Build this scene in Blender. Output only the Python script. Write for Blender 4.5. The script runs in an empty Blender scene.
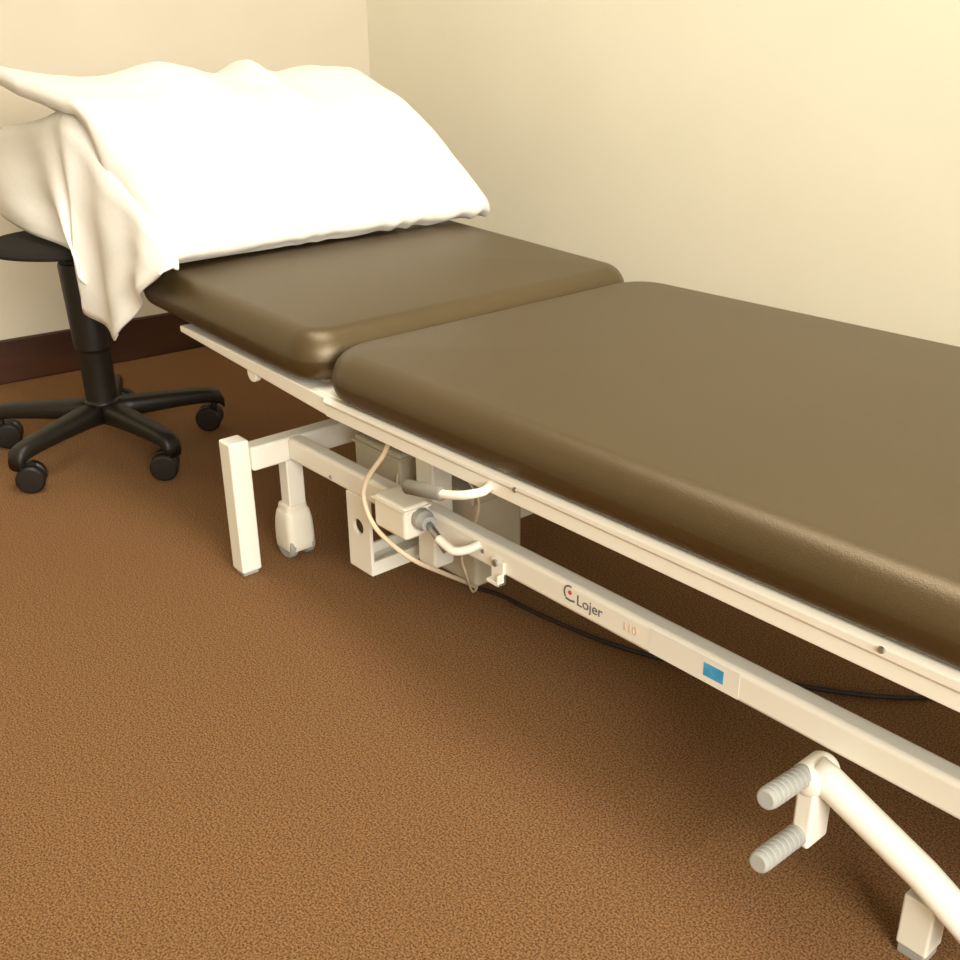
import bpy, bmesh, math, random
from mathutils import Vector, Matrix, noise
C = bpy.context.scene.collection
PI = math.pi

# ------------------------------------------------------------ materials
def mat(name, col, rough=.5, spec=.5, bump=0, scale=200, metal=0, col2=None, cscale=None, detail=3, coat=0, sheen=0, stretch=None):
    m = bpy.data.materials.new(name); m.use_nodes = True
    nt = m.node_tree; b = nt.nodes['Principled BSDF']
    b.inputs['Base Color'].default_value = (*col, 1)
    b.inputs['Roughness'].default_value = rough
    b.inputs['Specular IOR Level'].default_value = spec
    b.inputs['Metallic'].default_value = metal
    b.inputs['Coat Weight'].default_value = coat
    b.inputs['Sheen Weight'].default_value = sheen
    tc = nt.nodes.new('ShaderNodeTexCoord')
    src = tc.outputs['Object']
    if stretch:
        mp = nt.nodes.new('ShaderNodeMapping'); mp.inputs['Scale'].default_value = stretch
        nt.links.new(src, mp.inputs['Vector']); src = mp.outputs['Vector']
    if col2:
        n = nt.nodes.new('ShaderNodeTexNoise'); n.inputs['Scale'].default_value = cscale or scale
        n.inputs['Detail'].default_value = detail
        nt.links.new(src, n.inputs['Vector'])
        r = nt.nodes.new('ShaderNodeValToRGB')
        r.color_ramp.elements[0].position = .38; r.color_ramp.elements[1].position = .62
        r.color_ramp.elements[0].color = (*col, 1); r.color_ramp.elements[1].color = (*col2, 1)
        nt.links.new(n.outputs['Fac'], r.inputs['Fac']); nt.links.new(r.outputs['Color'], b.inputs['Base Color'])
    if bump:
        n = nt.nodes.new('ShaderNodeTexNoise'); n.inputs['Scale'].default_value = scale
        n.inputs['Detail'].default_value = 4
        nt.links.new(src, n.inputs['Vector'])
        bp = nt.nodes.new('ShaderNodeBump'); bp.inputs['Strength'].default_value = bump; bp.inputs['Distance'].default_value = .004
        nt.links.new(n.outputs['Fac'], bp.inputs['Height']); nt.links.new(bp.outputs['Normal'], b.inputs['Normal'])
    return m

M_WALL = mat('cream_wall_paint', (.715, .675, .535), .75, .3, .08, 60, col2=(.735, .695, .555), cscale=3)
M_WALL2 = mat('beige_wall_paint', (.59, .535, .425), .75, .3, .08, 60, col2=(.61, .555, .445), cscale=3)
M_CEIL = mat('ceiling_paint', (.8, .76, .66), .8, .2, .05, 80)
M_BASE = mat('dark_wood_baseboard', (.035, .010, .003), .45, .4, .1, 30, col2=(.055, .017, .005), cscale=14, stretch=(1, .15, 1))
M_CARPET = mat('brown_carpet', (.140, .066, .025), .95, .12, 1, 900, col2=(.42, .225, .098), cscale=420, detail=5, stretch=(1, 1, 1))
M_VINYL = mat('brown_vinyl', (.030, .018, .0035), .42, .5, .12, 700, col2=(.034, .0205, .0045), cscale=5)
M_VINYL.node_tree.nodes['Principled BSDF'].inputs['IOR'].default_value = 1.95
M_VINYL.node_tree.nodes['Principled BSDF'].inputs['Specular Tint'].default_value = (.97, .80, .57, 1)
M_WHITE = mat('cream_enamel', (.86, .835, .74), .38, .5, .02, 40, col2=(.88, .855, .76), cscale=6)
M_PLASTIC = mat('white_plastic', (.82, .78, .66), .4, .5, .02, 50)
M_BOX = mat('pale_grey_plastic', (.50, .46, .35), .45, .4, .03, 60, col2=(.54, .50, .39), cscale=9)
M_GRIP = mat('grey_rubber', (.20, .19, .16), .45, .4, .1, 300)
M_PEG = mat('light_grey_rubber', (.36, .36, .33), .55, .4, .1, 300)
M_STEEL = mat('zinc_steel', (.5, .5, .48), .35, .5, .02, 80, metal=.9)
M_DARKGAP = mat('black_axle_rubber', (.02, .02, .02), .6, .4)
M_CABLE = mat('cream_cable', (.74, .62, .44), .5, .4)
M_CABLE2 = mat('black_cable', (.02, .014, .01), .5, .4)
M_LINEN = mat('white_cotton', (.76, .75, .70), .85, .2, .15, 90, col2=(.78, .77, .72), cscale=5)
M_BLACK = mat('black_nylon', (.012, .009, .006), .45, .4, .05, 200)
M_SEAT = mat('black_seat_fabric', (.015, .012, .01), .9, .2, .4, 400)
M_INK = mat('grey_ink', (.16, .14, .16), .6, .3)
M_RED = mat('red_ink', (.55, .12, .08), .6, .3)
M_PINK = mat('faded_red_ink', (.72, .50, .38), .6, .3)
M_BLUE = mat('blue_ink', (.05, .32, .62), .5, .3, col2=(.10, .42, .70), cscale=60)
M_STICK = mat('pale_sticker', (.84, .82, .74), .35, .5)

# ------------------------------------------------------------ helpers
def obj(name, bm, m, parent=None, smooth=False, bevel=0, seg=2, subsurf=0, solid=0):
    bmesh.ops.recalc_face_normals(bm, faces=bm.faces)
    me = bpy.data.meshes.new(name); bm.to_mesh(me); bm.free()
    if m: me.materials.append(m)
    o = bpy.data.objects.new(name, me); C.objects.link(o)
    if parent: o.parent = parent
    if smooth or bevel:
        for p in me.polygons: p.use_smooth = True
    if solid:
        md = o.modifiers.new('s', 'SOLIDIFY'); md.thickness = solid; md.offset = 0
    if bevel:
        md = o.modifiers.new('b', 'BEVEL'); md.width = bevel; md.segments = seg; md.limit_method = 'ANGLE'; md.angle_limit = .6
        md.harden_normals = True
    if subsurf:
        md = o.modifiers.new('ss', 'SUBSURF'); md.levels = subsurf; md.render_levels = subsurf
    return o
def thing(name, label, cat, loc=(0, 0, 0), rz=0):
    o = bpy.data.objects.new(name, None); C.objects.link(o)
    o.empty_display_size = .1
    o.location = loc; o.rotation_euler = (0, 0, rz); o['label'] = label; o['category'] = cat
    return o
def struct(o): o['kind'] = 'structure'; return o
def box(bm, x0, x1, y0, y1, z0, z1, M=None):
    v = [bm.verts.new((x, y, z)) for x in (x0, x1) for y in (y0, y1) for z in (z0, z1)]
    for f in ((0, 1, 3, 2), (4, 6, 7, 5), (0, 4, 5, 1), (2, 3, 7, 6), (0, 2, 6, 4), (1, 5, 7, 3)):
        bm.faces.new([v[i] for i in f])
    if M:
        for w in v: w.co = M @ w.co
    return bm
def newbox(*a): return box(bmesh.new(), *a)
def frame_at(d):
    d = d.normalized(); a = Vector((0, 0, 1)) if abs(d.z) < .9 else Vector((1, 0, 0))
    u = d.cross(a).normalized(); return u, d.cross(u).normalized()
def catmull(pts, n=8):
    P = [Vector(p) for p in pts]; out = []
    for i in range(len(P) - 1):
        p0 = P[max(i - 1, 0)]; p1 = P[i]; p2 = P[i + 1]; p3 = P[min(i + 2, len(P) - 1)]
        for k in range(n):
            t = k / n
            out.append(.5 * ((2 * p1) + (p2 - p0) * t + (2 * p0 - 5 * p1 + 4 * p2 - p3) * t * t + (3 * p1 - p0 - 3 * p2 + p3) * t ** 3))
    out.append(P[-1]); return out
def tube(bm, pts, r, seg=12, smooth_path=0, radii=None):
    P = catmull(pts, smooth_path) if smooth_path else [Vector(p) for p in pts]
    rings = []; u = None
    for i, p in enumerate(P):
        d = (P[min(i + 1, len(P) - 1)] - P[max(i - 1, 0)]).normalized()
        if u is None: u, v = frame_at(d)
        else:
            u = (u - d * u.dot(d)).normalized(); v = d.cross(u)
        rr = radii[i] if radii else r
        rings.append([bm.verts.new(p + (u * math.cos(2 * PI * k / seg) + v * math.sin(2 * PI * k / seg)) * rr) for k in range(seg)])
    for a, b in zip(rings, rings[1:]):
        for k in range(seg): bm.faces.new((a[k], a[(k + 1) % seg], b[(k + 1) % seg], b[k]))
    bm.faces.new(rings[0]); bm.faces.new(rings[-1][::-1])
    return bm
def lathe(bm, prof, org=(0, 0, 0), ax=(0, 0, 1), seg=32):
    ax = Vector(ax).normalized(); u, v = frame_at(ax); org = Vector(org); rings = []
    for r, h in prof:
        rings.append([bm.verts.new(org + ax * h + (u * math.cos(2 * PI * k / seg) + v * math.sin(2 * PI * k / seg)) * max(r, 1e-5)) for k in range(seg)])
    for a, b in zip(rings, rings[1:]):
        for k in range(seg): bm.faces.new((a[k], a[(k + 1) % seg], b[(k + 1) % seg], b[k]))
    bm.faces.new(rings[0]); bm.faces.new(rings[-1][::-1])
    return bm
def rrect(hx, hy, r, n=10):
    out = []
    for cx, cy, a0 in ((hx - r, hy - r, 0), (-hx + r, hy - r, PI / 2), (-hx + r, -hy + r, PI), (hx - r, -hy + r, 1.5 * PI)):
        for k in range(n + 1):
            a = a0 + PI / 2 * k / n; out.append((cx + r * math.cos(a), cy + r * math.sin(a)))
    return out
def cushion(x0, x1, y0, y1, z0, z1, rc, crown=.006):
    bm = bmesh.new(); hx, hy = (x1 - x0) / 2, (y1 - y0) / 2; cx, cy = (x0 + x1) / 2, (y0 + y1) / 2; T = z1 - z0
    prof = [(.12, 0), (.016, 0), (.010, .002), (.006, T * .08), (.003, T * .17), (.001, T * .28), (0, T * .38)]          # (inset, z)
    R = T * .58                                                                   # big round-over on the top edge
    for k in range(1, 13):
        a = PI / 2 * k / 12
        prof.append((R * .85 * (1 - math.cos(a)), T - R + R * math.sin(a) - crown))
    e = R * .85
    for k in range(1, 7):
        t = k / 6; prof.append((e + (min(hx, hy) - e - .03) * t, T - crown * (1 - math.sin(PI / 2 * t))))
    rings = []
    for ins, z in prof:
        pts = rrect(hx - ins, hy - ins, max(rc - ins, .012))
        rings.append([bm.verts.new((cx + x, cy + y, z0 + z)) for x, y in pts])
    n = len(rings[0])
    for a, b in zip(rings, rings[1:]):
        for k in range(n): bm.faces.new((a[k], a[(k + 1) % n], b[(k + 1) % n], b[k]))
    bm.faces.new(rings[0][::-1]); bm.faces.new(rings[-1])
    return bm
def text(name, s, size, loc, m, parent, ext=.0004):
    cu = bpy.data.curves.new(name, 'FONT'); cu.body = s; cu.size = size; cu.extrude = ext; cu.align_x = 'LEFT'
    o = bpy.data.objects.new(name, cu); C.objects.link(o)
    bpy.context.view_layer.update()
    me = bpy.data.meshes.new_from_object(o); bpy.data.objects.remove(o)
    me.materials.clear(); me.materials.append(m)
    o = bpy.data.objects.new(name, me); C.objects.link(o); o.location = loc; o.rotation_euler = (PI / 2, 0, 0); o.parent = parent
    return o

# ------------------------------------------------------------ setting
struct(obj('floor', newbox(-3.2, 2.2, -2.6, 2.1, -.05, 0), M_CARPET))
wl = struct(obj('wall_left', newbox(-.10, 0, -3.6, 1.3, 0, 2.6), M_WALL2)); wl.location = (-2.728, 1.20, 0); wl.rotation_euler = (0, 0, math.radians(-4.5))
struct(obj('wall_back', newbox(-3.1, 2.2, 1.88, 2.03, 0, 2.6), M_WALL))
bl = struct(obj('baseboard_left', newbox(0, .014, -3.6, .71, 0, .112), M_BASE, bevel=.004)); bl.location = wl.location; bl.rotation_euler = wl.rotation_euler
struct(obj('baseboard_back', newbox(-2.68, 2.2, 1.866, 1.88, 0, .102), M_BASE, bevel=.004))
struct(obj('ceiling', newbox(-3.2, 2.2, -2.6, 2.1, 2.6, 2.7), M_CEIL))

# ------------------------------------------------------------ treatment table
tb = thing('treatment_table', 'long brown vinyl treatment table on a cream metal frame beside the wall', 'treatment table', (0, 0, 0))
HX = -1.206                                                                      # hinge line between the two cushions
bm = cushion(HX, .45, .722, 1.390, .3795, .450, .080)
tl = Matrix.Translation((-.2, 0, .379)) @ Matrix.Rotation(math.radians(-.25), 4, 'Y') @ Matrix.Translation((.2, 0, -.379))
for v in bm.verts: v.co = tl @ v.co
obj('seat_cushion', bm, M_VINYL, tb, smooth=True)
tilt = Matrix.Translation((HX, 0, .372)) @ Matrix.Rotation(math.radians(2.5), 4, 'Y') @ Matrix.Translation((-HX, 0, -.372))
bm = cushion(-1.778, HX - .003, .722, 1.400, .380, .456, .062)
for v in bm.verts: v.co = tilt @ v.co
obj('back_cushion', bm, M_VINYL, tb, smooth=True)
# raised head rest under the pillow
hr = Matrix.Translation((-1.818, 0, .425)) @ Matrix.Rotation(math.radians(35), 4, 'Y')
bm = cushion(-.40, -.01, .80, 1.36, 0, .06, .05)
for v in bm.verts: v.co = hr @ v.co
obj('head_cushion', bm, M_VINYL, tb, smooth=True)
bm = bmesh.new()
for y in (.90, 1.24): obj('head_cushion_bar', newbox(-.36, 0, y, y + .03, -.026, -.002, hr), M_WHITE, tb, bevel=.003)

# upper frame: rails right under the cushions, lip profile
def rail_prof(bm, x0, x1, y0, z0, z1, mir=1, M=None):
    P = [(0, 0), (0, .42), (-.0035, .50), (-.004, .86), (.001, 1), (.030, 1), (.034, .9), (.034, 0)]
    rings = []
    for x in (x0, x1):
        rings.append([bm.verts.new((x, y0 + mir * a, z0 + b * (z1 - z0))) for a, b in P])
    n = len(P)
    for k in range(n): bm.faces.new((rings[0][k], rings[0][(k + 1) % n], rings[1][(k + 1) % n], rings[1][k]))
    bm.faces.new(rings[0][::-1]); bm.faces.new(rings[1])
    if M:
        for r_ in rings:
            for v in r_: v.co = M @ v.co
for y0, mir in ((.737, 1), (1.363, -1)):
    bm = bmesh.new(); rail_prof(bm, -1.195, .44, y0, .338, .3785, mir)
    for v in bm.verts: v.co.z -= (max(0, -.3 - v.co.x) * .0095) * (1 if v.co.z > .362 else -.45)
    obj('top_rail', bm, M_WHITE, tb, bevel=.003)
    bm = bmesh.new(); 
    V = [[bm.verts.new((x, y, z)) for x, z in ((-1.632, .372), (-1.194, .3425), (-1.194, .3695), (-1.632, .383))] for y in (y0, y0 + mir * .034)]
    for k in range(4): bm.faces.new((V[0][k], V[0][(k + 1) % 4], V[1][(k + 1) % 4], V[1][k]))
    bm.faces.new(V[0]); bm.faces.new(V[1][::-1]); obj('back_section_rail', bm, M_WHITE, tb, bevel=.0025)
for x in (-1.19, -.2, .40): obj('cross_member', newbox(x, x + .04, .771, 1.329, .342, .372), M_WHITE, tb, bevel=.003)
for x in (-1.62, -1.30): obj('back_section_cross_member', newbox(x, x + .03, .771, 1.329, .352, .378, tilt), M_WHITE, tb, bevel=.003)
bm = bmesh.new(); lathe(bm, [(0, 0), (.012, 0), (.013, .002), (.013, .010), (.012, .012), (0, .012)], (-1.405, .740, .352), (0, 1, 0), 20)
box(bm, -1.418, -1.392, .741, .751, .356, .376)
obj('stop_tab', bm, M_WHITE, tb, bevel=.001)
obj('hinge_plate', newbox(-1.235, -1.165, .745, .86, .362, .372), M_WHITE, tb, bevel=.002)

# base frame
br = obj('base_rail', newbox(-1.426, .40, .803, .831, .186, .225), M_WHITE, tb, bevel=.007, seg=4)
obj('base_rail', newbox(-1.426, .40, 1.30, 1.333, .186, .225), M_WHITE, tb, bevel=.005)
obj('cross_tube', newbox(-1.460, -1.426, .738, 1.390, .182, .224), M_WHITE, tb, bevel=.005)
for y in (.702, 1.390):
    lg = obj('leg', newbox(-1.467, -1.430, y, y + .036, .006, .237), M_WHITE, tb, bevel=.004)
    obj('foot_pad', newbox(-1.461, -1.433, y + .003, y + .031, .0, .0065), M_PEG, lg, bevel=.002)
# casters at the head end
def caster(x, y, sw=1):
    st = obj('caster', newbox(x - .014, x + .014, y - .016, y + .016, .098, .184), M_WHITE, tb, bevel=.003)
    bm = bmesh.new()
    # hood: tall rounded shell over two small wheels
    secs = [(.100, .014, .017), (.098, .018, .020), (.088, .019, .021), (.085, .022, .0235), (.070, .026, .0255), (.050, .0285, .026), (.030, .029, .026), (.019, .028, .0255), (.016, .026, .0245)]
    rings = []
    for z, hx, hy in secs:
        rings.append([bm.verts.new((x - .006 + a, y + b, z)) for a, b in rrect(hx, hy, min(hx, hy) * .45, 5)])
    n = len(rings[0])
    for a, b in zip(rings, rings[1:]):
        for k in range(n): bm.faces.new((a[k], a[(k + 1) % n], b[(k + 1) % n], b[k]))
    bm.faces.new(rings[0]); bm.faces.new(rings[-1][::-1])
    obj('hood', bm, M_PLASTIC, st, smooth=True, bevel=.003)
    for dy in (-.0245, .0085):
        bm = bmesh.new(); lathe(bm, [(0, 0), (.023, 0), (.0265, .003), (.0265, .013), (.023, .016), (0, .016)], (x - .004, y + dy, .0265), (0, 1, 0), 28)
        obj('wheel', bm, M_PEG, st, bevel=.001)
    bm = bmesh.new(); lathe(bm, [(0, 0), (.007, 0), (.007, .034), (0, .034)], (x - .004, y - .017, .0265), (0, 1, 0), 14); obj('axle', bm, M_DARKGAP, st)
caster(-1.444, .816); caster(-1.444, 1.315)

# pivot channel with a round hole, under the base rail
bm = bmesh.new()
hc = Vector((-1.230, 0, .136)); x0, x1, z0, z1 = -1.259, -1.199, .061, .188
out = []; inn = []
N = 32
for k in range(N):
    a = 2 * PI * k / N + PI / 4; dx, dz = math.cos(a), math.sin(a)
    tx = ((x1 if dx > 0 else x0) - hc.x) / dx if abs(dx) > 1e-6 else 1e9
    tz = ((z1 if dz > 0 else z0) - hc.z) / dz if abs(dz) > 1e-6 else 1e9
    t = min(tx, tz); out.append((hc.x + dx * t, hc.z + dz * t)); inn.append((hc.x + .0125 * dx, hc.z + .0125 * dz))
for cx, cz in ((x0, z0), (x1, z0), (x0, z1), (x1, z1)):
    k = min(range(N), key=lambda i: (out[i][0] - cx) ** 2 + (out[i][1] - cz) ** 2); out[k] = (cx, cz)
for yy in ((.802, .808),):
    V = [[bm.verts.new((p[0], y, p[1])) for p in L] for y in yy for L in (out, inn)]
    for k in range(N):
        j = (k + 1) % N
        bm.faces.new((V[0][k], V[0][j], V[1][j], V[1][k])); bm.faces.new((V[2][k], V[3][k], V[3][j], V[2][j]))
        bm.faces.new((V[0][k], V[2][k], V[2][j], V[0][j])); bm.faces.new((V[1][k], V[1][j], V[3][j], V[3][k]))
obj('pivot_plate', bm, M_WHITE, tb, bevel=.0015)
bm = newbox(-1.259, -1.199, .808, 1.34, .061, .067)
box(bm, -1.205, -1.199, .808, 1.34, .067, .084); box(bm, -1.259, -1.253, .808, 1.34, .067, .084)
box(bm, -1.259, -1.199, 1.334, 1.34, .067, .188)
obj('pivot_channel', bm, M_WHITE, tb, bevel=.001)

# lift post and slanted lift arms
obj('lift_post', newbox(-1.160, -1.118, .862, .900, .084, .345), M_WHITE, tb, bevel=.004)
bm = bmesh.new(); tube(bm, [(-1.23, 1.12, .12), (-.75, 1.12, .30)], .017, 16); obj('lift_actuator', bm, M_BOX, tb, smooth=True)
bm = bmesh.new()
box(bm, -.30, .30, -.014, .014, -.018, .018, Matrix.Translation((-.02, 1.24, .262)) @ Matrix.Rotation(math.radians(-13), 4, 'Y'))
obj('lift_arm', bm, M_WHITE, tb, bevel=.003)

# boxes of the drive
cb = obj('control_box', newbox(-1.335, -1.213, .872, .955, .165, .241), M_BOX, tb, bevel=.006)
obj('box_lid', newbox(-1.338, -1.210, .869, .958, .228, .233), M_BOX, cb, bevel=.002)
mb = obj('motor_housing', newbox(-1.205, -1.085, .915, 1.01, .045, .190), M_BOX, tb, bevel=.008)
obj('motor_flange', newbox(-1.210, -1.080, .905, 1.0, .188, .206), M_BOX, mb, bevel=.004)
jb = obj('junction_box', newbox(-1.121, -1.047, .758, .8025, .193, .243), M_PLASTIC, tb, bevel=.006)
obj('box_lid', newbox(-1.123, -1.045, .756, .8026, .235, .239), M_PLASTIC, jb, bevel=.001)
bm = bmesh.new(); lathe(bm, [(0, 0), (.014, 0), (.015, .003), (.015, .014), (.012, .018), (.011, .026), (0, .026)], (-1.048, .783, .224), (1, -.12, -.05), 28)
obj('gear_knob', bm, M_PEG, tb, bevel=.001)
bm = bmesh.new(); tube(bm, [(-1.024, .780, .222), (-1.004, .778, .213), (-.986, .780, .196)], .0055, 12); obj('gear_shaft', bm, M_STEEL, tb, smooth=True)

# side lever with the grey grip
bm = bmesh.new(); tube(bm, [(-.852, .742, .350), (-.845, .725, .348), (-.860, .712, .342), (-.885, .707, .335), (-.910, .706, .330)], .0055, 14, 6)
lv = obj('side_lever', bm, M_WHITE, tb, smooth=True)
bm = bmesh.new(); tube(bm, [(-.897, .7065, .3325), (-.899, .7065, .332), (-.966, .706, .319), (-.969, .706, .3185)], .009, 16, radii=[.007, .0088, .0092, .007])
obj('grip', bm, M_GRIP, lv, smooth=True)
# hook on the base rail
bm = bmesh.new(); tube(bm, [(-.948, .806, .213), (-.952, .790, .209), (-.966, .778, .205), (-.982, .775, .209), (-.996, .774, .214)], .0062, 14, 6)
obj('rail_hook', bm, M_WHITE, tb, smooth=True)
# small bracket with a bolt
bm = newbox(-.917, -.893, .798, .803, .178, .208); box(bm, -.917, -.893, .789, .803, .176, .181); box(bm, -.897, -.893, .789, .803, .176, .192)
bk = obj('rail_bracket', bm, M_WHITE, tb, bevel=.0015)
bm = bmesh.new(); lathe(bm, [(0, 0), (.005, 0), (.005, .004), (0, .004)], (-.907, .7945, .204), (0, 1, 0), 6); obj('bolt', bm, M_STEEL, bk)
# screws on the rails
for x, y, z in ((-.80, .731, .362), (-.352, .731, .367), (-1.30, .801, .196), (-.938, .801, .207)):
    bm = bmesh.new(); lathe(bm, [(0, 0), (.0028, 0), (.0034, .002), (0, .002)], (x, y, z), (0, 1, 0), 12); obj('screw', bm, M_STEEL, tb)

# lettering on the base rail
Yf = .8028
text('lettering', 'Lojer', .0200, (-.767, Yf, .2010), M_INK, br)
text('model_number', '110', .0150, (-.6935, Yf, .2015), M_PINK, br)
bm = bmesh.new()
def ribbon(bm, pts, w, y=Yf):
    P = [Vector((p[0], 0, p[1])) for p in pts]; L = []
    for i, p in enumerate(P):
        d = (P[min(i + 1, len(P) - 1)] - P[max(i - 1, 0)]).normalized(); nrm = Vector((-d.z, 0, d.x)) * w / 2
        L.append([bm.verts.new((p.x + s * nrm.x, yy, p.z + s * nrm.z)) for s in (1, -1) for yy in (y - .0004, y + .0004)])
    for a, b in zip(L, L[1:]):
        for q in ((0, 1), (1, 3), (3, 2), (2, 0)): bm.faces.new((a[q[0]], a[q[1]], b[q[1]], b[q[0]]))
    bm.faces.new((L[0][0], L[0][1], L[0][3], L[0][2])); bm.faces.new((L[-1][0], L[-1][1], L[-1][3], L[-1][2]))
ex, ez = -.779, .2118
ribbon(bm, [(ex + .0085 * math.cos(a), ez + .0095 * math.sin(a)) for a in [math.radians(70 + 12 * k) for k in range(14)]], .0022)
ribbon(bm, [(ex - .006, ez - .0085), (ex + .0015, ez - .0095), (ex + .009, ez - .0082)], .0026)
em = obj('emblem', bm, M_INK, br)
bm = bmesh.new(); lathe(bm, [(0, 0), (.0030, 0), (.0030, .0008), (0, .0008)], (ex + .001, Yf - .0004, ez + .001), (0, 1, 0), 16); obj('emblem_dot', bm, M_RED, em)
sk = obj('sticker', newbox(-.652, -.530, Yf - .0003, Yf + .0004, .190, .221), M_STICK, br); sk['label'] = 'pale sticker with a small blue rectangle'
obj('blue_mark', newbox(-.576, -.550, Yf - .0007, Yf, .1985, .2145), M_BLUE, sk)

# cables
bm = bmesh.new()
tube(bm, [(-1.09, .80, .345), (-1.088, .775, .338), (-1.098, .764, .306), (-1.128, .755, .262), (-1.134, .752, .229), (-1.112, .756, .190), (-1.062, .775, .158), (-1.080, .850, .098), (-1.120, .930, .035), (-1.145, .965, .0045)], .0036, 10, 8)
obj('hand_control_cable', bm, M_CABLE, tb, smooth=True)
bm = bmesh.new(); tube(bm, [(-1.12, .90, .262), (-1.09, .895, .245), (-1.062, .90, .212), (-1.064, .90, .180), (-1.085, .90, .140), (-1.101, .90, .100), (-1.092, .90, .075), (-1.12, .935, .020), (-1.14, .962, .006)], .0018, 8, 8)
obj('thin_wire', bm, M_CABLE, tb, smooth=True)
bm = bmesh.new(); tube(bm, [(-1.250, 1.00, .204), (-1.236, .90, .221), (-1.215, .868, .200), (-1.205, .866, .170)], .0018, 8, 8)
obj('thin_wire', bm, M_CABLE, tb, smooth=True)
bm = bmesh.new(); tube(bm, [(-1.145, .963, .004), (-1.10, .978, .004), (-1.02, .983, .004), (-.905, 1.000, .004), (-.811, 1.030, .004), (-.70, 1.085, .004), (-.50, 1.25, .004), (-.45, 1.60, .004), (-.5, 1.84, .004)], .0036, 10, 8)
obj('power_cable', bm, M_CABLE2, tb, smooth=True)

# pedal unit: link plate with two ribbed rubber pegs, round arm and post
bm = bmesh.new(); box(bm, -.432, -.411, .7695, .806, .088, .176)
pl = obj('pedal_plate', bm, M_WHITE, tb, bevel=.004)
def peg(p, q, r=.0112):
    p, q = Vector(p), Vector(q); d = q - p; L = d.length; prof = [(0, 0), (r, 0)]
    n = 8
    for k in range(n):
        a = L * .92 * k / n; b = L * .92 * (k + 1) / n
        prof += [(r, a + (b - a) * .15), (r, a + (b - a) * .7), (r * .90, a + (b - a) * .8), (r * .90, b)]
    prof += [(r * .97, L * .93), (r * .9, L * .98), (r * .75, L), (0, L)]
    bm = bmesh.new(); lathe(bm, prof, p, d, 24)
    return obj('pedal_peg', bm, M_PEG, pl, bevel=.0008)
peg((-.427, .772, .172), (-.423, .702, .183)); peg((-.425, .772, .100), (-.421, .699, .110))
bm = bmesh.new()
lathe(bm, [(0, 0), (.010, 0), (.015, .003), (.0175, .008), (.0175, .038), (.014, .044), (0, .046)], (-.424, .766, .166), (0, 1, 0), 28)
obj('pedal_hub', bm, M_WHITE, pl, bevel=.001)
bm = bmesh.new(); tube(bm, [(-.424, .786, .172), (-.410, .788, .167), (-.310, .800, .113), (-.225, .806, .060)], .0165, 20); obj('pedal_arm', bm, M_WHITE, pl, smooth=True)
bm = bmesh.new(); box(bm, -.016, .016, -.016, .016, 0, .062, Matrix.Translation((-.310, .822, .012)))
lg = obj('leg', bm, M_WHITE, tb, bevel=.003)
obj('foot_pad', newbox(-.324, -.296, .808, .836, 0, .012), M_PEG, lg, bevel=.002)
lg = obj('leg', newbox(-.322, -.290, 1.301, 1.333, .012, .187), M_WHITE, tb, bevel=.003)
obj('foot_pad', newbox(-.320, -.292, 1.303, 1.331, 0, .012), M_PEG, lg, bevel=.002)

# ------------------------------------------------------------ pillow
pw = thing('pillow', 'large crumpled white pillow draped over the head end of the brown treatment table', 'pillow', (-1.95, 1.09, .45))
top = [(-1.655, .479), (-1.632, .494), (-1.640, .520), (-1.690, .560), (-1.750, .603), (-1.815, .643), (-1.905, .690), (-2.005, .724), (-2.090, .742), (-2.165, .745), (-2.245, .728), (-2.310, .690), (-2.340, .640)]
bot = [(-1.662, .476), (-1.685, .480), (-1.712, .484), (-1.765, .510), (-1.810, .543), (-1.850, .572), (-1.910, .622), (-1.980, .665), (-2.050, .690), (-2.120, .690), (-2.190, .670), (-2.250, .640), (-2.310, .615)]
T3 = catmull([(x, 0, z) for x, z in top], 14); B3 = catmull([(x, 0, z) for x, z in bot], 14)
n = len(T3); NV = 96; Y0, Y1 = .738, 1.445
def corner(x, y, z, s, v, top):
    k = max(0, 1 - v / .30) ** 1.2 * min(1, max(0, (s - .42) / .12))
    fl = .700 + .16 * max(0, -1.97 - x) + (.030 if top else 0)
    return z + (fl - z) * k
def pil_top(i, v):
    y = Y0 + (Y1 - Y0) * v; e = min(1, math.sin(PI * min(v, .5) if v < .5 else PI * (1 - v)) / .22) if 0 < v < 1 else 0
    e = math.sqrt(max(0, 1 - (1 - min(1, min(v / .07, (1 - v) / .05))) ** 2)) if 0 < v < 1 else 0
    t, b = T3[i], B3[i]; s = i / (n - 1)
    z = b.z + (t.z - b.z) * (.30 + .70 * e); x = b.x + (t.x - b.x) * (.30 + .70 * e)
    w = math.sin(PI * min(1, max(0, (s - .45) / .5))) if s > .45 else 0
    z += w * (.031 * math.exp(-((y - .995) / .080) ** 2) + .027 * math.exp(-(abs(y - 1.18) / .026) ** 1.4) + .006 * math.exp(-((y - 1.4) / .09) ** 2) + .008 * math.exp(-((y - 1.34) / .05) ** 2) - .004)
    w2 = e * (1 if s > .04 else s / .04)
    z += w2 * (.006 * noise.noise(Vector((x * 9, y * 7, 1.3))) + .0025 * noise.noise(Vector((x * 22, y * 30, 4))))
    # long shallow crease and toe puckers
    cr = math.exp(-((x + 1.835 - .10 * (y - 1.1)) / .008) ** 2) * max(0, 1 - abs((y - 1.09) / .17)) ** .5 if abs(y - 1.09) < .17 else 0
    z -= .032 * cr; x += .016 * cr
    if s < .22: z += .004 * math.sin(y * 95 + 2.2 * math.sin(y * 31)) * (1 - s / .22) * max(0, (y - .9) / .5); 
    f_ = min(1, max(0, (s - .5) / .25)); y -= .035 * f_ * max(0, 1 - v / .22) ** 1.5
    return Vector((x, y, corner(x, y, z, s, v, 1)))
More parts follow.
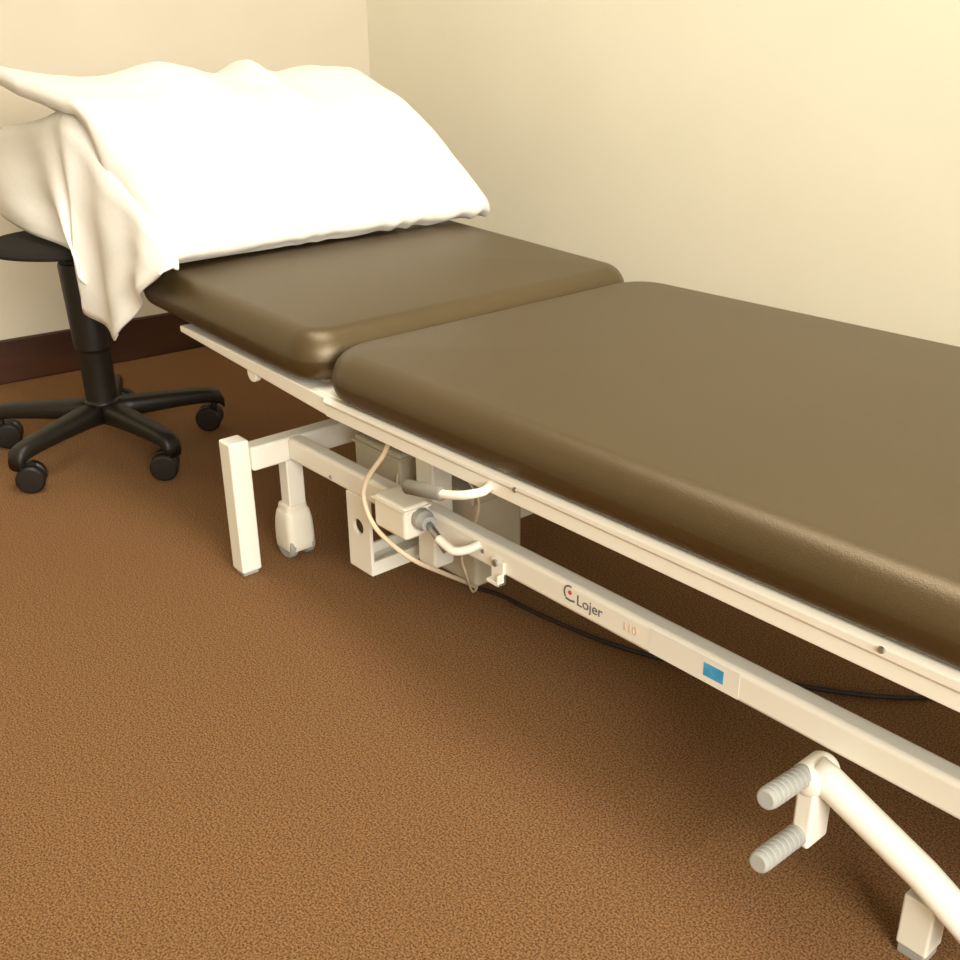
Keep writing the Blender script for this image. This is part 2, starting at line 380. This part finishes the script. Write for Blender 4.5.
bm = bmesh.new(); G = []
for j in range(NV + 1):
    v = j / NV; rowT = [bm.verts.new(pil_top(i, v)) for i in range(n)]
    y = Y0 + (Y1 - Y0) * v; rowB = []
    for i in range(n - 1, -1, -1):
        si = i / (n - 1); rowB.append(bm.verts.new((B3[i].x, y - .035 * min(1, max(0, (si - .5) / .25)) * max(0, 1 - v / .22) ** 1.5, corner(B3[i].x, y, B3[i].z + .003, si, v, 0))))
    G.append(rowT + rowB)
m_ = len(G[0])
for a, b in zip(G, G[1:]):
    for k in range(m_): bm.faces.new((a[k], a[(k + 1) % m_], b[(k + 1) % m_], b[k]))
for r_ in (G[0], G[-1]):
    for i in range(n - 1): bm.faces.new((r_[i], r_[i + 1], r_[m_ - 2 - i], r_[m_ - 1 - i]))
P0 = Vector(pw.location)
def rebase(bm):
    for v in bm.verts: v.co -= P0
    return bm
bm_body = rebase(bm)
obj('pillow_body', bm_body, M_LINEN, pw, smooth=True)
# the loose open end of the case, hanging over the near edge
Tp = [(-1.604, .487), (-1.725, .552), (-1.864, .620), (-2.003, .698), (-2.142, .678), (-2.361, .650)]
Bp = [(-1.590, .482), (-1.652, .447), (-1.700, .416), (-1.756, .369), (-1.811, .331), (-1.878, .341), (-1.937, .354), (-1.916, .384), (-1.916, .408), (-1.922, .438), (-2.004, .459), (-2.146, .473), (-2.351, .480)]
TT = catmull([(x, 0, z) for x, z in Tp], 12); BB = catmull([(x, 0, z) for x, z in Bp], 8)
def samp(P, t):
    f = t * (len(P) - 1); i = min(int(f), len(P) - 2); return P[i].lerp(P[i + 1], f - i)
bm = bmesh.new(); NT, NR = 90, 26; G = []
for a in range(NT + 1):
    t = a / NT; p = samp(TT, t); q = samp(BB, t); ee = min(1, t / .18); row = []
    for k in range(NR + 1):
        w = k / NR
        wy = .011 * ee * math.sin(t * 30 + 2 * w) * w + .010 * ee * noise.noise(Vector((t * 9, w * 4, 2))) * w
        if w < .22:                                     # rolls over the pillow's end
            u = w / .22; c = p.lerp(q, max(0, (u - .5)) * .2)
            dp = .062 * min(1, .12 + t / .3); y = .728 + dp * (1 - math.sin(u * PI / 2)); z = c.z + (.012 * min(1, t / .3) - .006 if t < .62 else 0) * math.cos(u * PI / 2) 
            x = c.x; 
            row.append(bm.verts.new((x, y + wy, z)))
        else:
            u = (w - .22) / .78; c = p.lerp(q, .1 + .9 * u)
            row.append(bm.verts.new((c.x, .728 - .030 * math.sin(u * PI / 2) + wy, c.z)))
    G.append(row)
for a, b in zip(G, G[1:]):
    for k in range(NR): bm.faces.new((a[k], a[k + 1], b[k + 1], b[k]))
obj('pillowcase_end', rebase(bm), M_LINEN, pw, smooth=True, solid=.004)
bm = bmesh.new(); tube(bm, [(-1.812, .700, .338), (-1.817, .697, .330), (-1.821, .697, .326)], .0028, 8); obj('pillowcase_tag', rebase(bm), M_LINEN, pw, smooth=True)

# ------------------------------------------------------------ stool
hub = Vector((-2.14, .773, 0))
st = thing('office_stool', 'black five star swivel stool on casters behind the hanging pillowcase', 'stool', tuple(hub))
bm = bmesh.new(); lathe(bm, [(0, .070), (.030, .070), (.036, .080), (.036, .112), (.030, .120), (0, .120)]); ct = obj('base_hub', bm, M_BLACK, st, bevel=.002)
bm = bmesh.new(); lathe(bm, [(0, .105), (.032, .105), (.033, .22), (.034, .224), (.038, .228), (.044, .40), (.042, .407), (0, .407)]); obj('column_cover', bm, M_BLACK, st, bevel=.002)
bm = bmesh.new(); lathe(bm, [(0, .40), (.014, .40), (.014, .425), (0, .425)]); obj('gas_spring', bm, M_STEEL, st, smooth=False)
bm = bmesh.new(); lathe(bm, [(0, .437), (.10, .437), (.155, .438), (.172, .441), (.178, .445), (.174, .450), (.15, .454), (.10, .456), (0, .457)], seg=48); 
obj('seat', bm, M_SEAT, st, smooth=True)
bm = newbox(-.085, .085, -.06, .06, .424, .438); obj('seat_plate', bm, M_BLACK, st, bevel=.004)
for k in range(5):
    a = math.radians(8 + 72 * k); R_ = Matrix.Rotation(a, 4, 'Z'); bm = bmesh.new(); rings = []
    for r0, zc, w, h in ((.015, .088, .028, .024), (.06, .090, .026, .022), (.13, .088, .023, .019), (.20, .084, .020, .017), (.228, .081, .0195, .016), (.249, .074, .018, .017), (.257, .062, .015, .014)):
        ring = []
        for i in range(14):
            b = 2 * PI * i / 14; ring.append(bm.verts.new(R_ @ Vector((r0, w * math.copysign(abs(math.cos(b)) ** .7, math.cos(b)), zc + h * math.copysign(abs(math.sin(b)) ** .7, math.sin(b))))))
        rings.append(ring)
    for p, q in zip(rings, rings[1:]):
        for i in range(14): bm.faces.new((p[i], p[(i + 1) % 14], q[(i + 1) % 14], q[i]))
    bm.faces.new(rings[0]); bm.faces.new(rings[-1][::-1])
    arm = obj('base_arm', bm, M_BLACK, st, smooth=True)
    ca = a + (.9, -.5, 1.2, .4, -.9)[k]; c = R_ @ Vector((.236, 0, 0)); 
    Rc = Matrix.Translation((c.x, c.y, 0)) @ Matrix.Rotation(ca, 4, 'Z')
    bm = bmesh.new()
    for s in (-1, 1):
        tmp = bmesh.new(); lathe(tmp, [(0, 0), (.023, 0), (.028, .003), (.028, .017), (.024, .021), (0, .022)], (-.012, s * .0035, .028), (0, s, 0), 24)
        tmp.transform(Rc); me = bpy.data.meshes.new('t'); tmp.to_mesh(me); tmp.free(); bm.from_mesh(me); bpy.data.meshes.remove(me)
    box(bm, -.024, .006, -.0036, .0036, .020, .056, Rc)
    tmp = bmesh.new(); lathe(tmp, [(0, .04), (.007, .04), (.007, .074), (0, .074)]); tmp.transform(Rc); me = bpy.data.meshes.new('t'); tmp.to_mesh(me); tmp.free(); bm.from_mesh(me); bpy.data.meshes.remove(me)
    obj('caster', bm, M_BLACK, arm, bevel=.001)

# ------------------------------------------------------------ light
w = bpy.data.worlds.new('World'); bpy.context.scene.world = w; w.use_nodes = True
w.node_tree.nodes['Background'].inputs['Color'].default_value = (1, .93, .78, 1)
w.node_tree.nodes['Background'].inputs['Strength'].default_value = .8
def area(name, loc, tgt, sx, sy, e, col):
    l = bpy.data.lights.new(name, 'AREA'); l.shape = 'RECTANGLE'; l.size = sx; l.size_y = sy; l.energy = e; l.color = col
    o = bpy.data.objects.new(name, l); C.objects.link(o); o.location = loc
    o.rotation_euler = (Vector(tgt) - Vector(loc)).to_track_quat('-Z', 'Y').to_euler(); return o
# the room behind the camera: a window in the right-hand wall lets the daylight in
bm = bmesh.new(); wx0, wx1 = 2.2, 2.3
box(bm, wx0, wx1, -2.6, -1.3, 0, 2.6); box(bm, wx0, wx1, .8, 2.03, 0, 2.6); box(bm, wx0, wx1, -1.3, .8, 0, .85); box(bm, wx0, wx1, -1.3, .8, 2.3, 2.6)
struct(obj('wall_right', bm, M_WALL))
struct(obj('wall_front', newbox(-3.2, 2.3, -2.7, -2.6, 0, 2.6), M_WALL))
bm = bmesh.new()
for a, b, c, d in ((-1.3, -1.25, .85, 2.3), (.75, .8, .85, 2.3), (-1.25, .75, .85, .9), (-1.25, .75, 2.25, 2.3), (-.27, -.23, .9, 2.25)): box(bm, 2.22, 2.27, a, b, c, d)
struct(obj('window_1', bm, M_PLASTIC))
area('window_light', (2.34, -.25, 1.58), (-1.2, .35, .4), 2.05, 1.4, 200, (1, .965, .89))
area('ceiling_lamp', (-1.0, .75, 2.56), (-1.0, .75, 0), 1.2, .6, 34, (1, .94, .83))

# ------------------------------------------------------------ camera
cam = bpy.data.cameras.new('camera'); co = bpy.data.objects.new('camera', cam); C.objects.link(co)
r = Vector((0.65186885, 0.75825925, -0.01048382)); u = Vector((-0.29820573, 0.26902693, 0.91580448)); fw = Vector((-0.69723765, 0.59385808, -0.40148753))
M = Matrix((r, u, -fw)).transposed().to_4x4(); M.translation = (0, 0, .85); co.matrix_world = M
cam.sensor_width = 36; cam.lens = 1060 / 960 * 36; cam.clip_start = .02
sc = bpy.context.scene; sc.camera = co
sc.view_settings.view_transform = 'Standard'; sc.view_settings.look = 'None'; sc.view_settings.gamma = 1; sc.view_settings.use_curve_mapping = False
sc.view_settings.exposure = 0.0
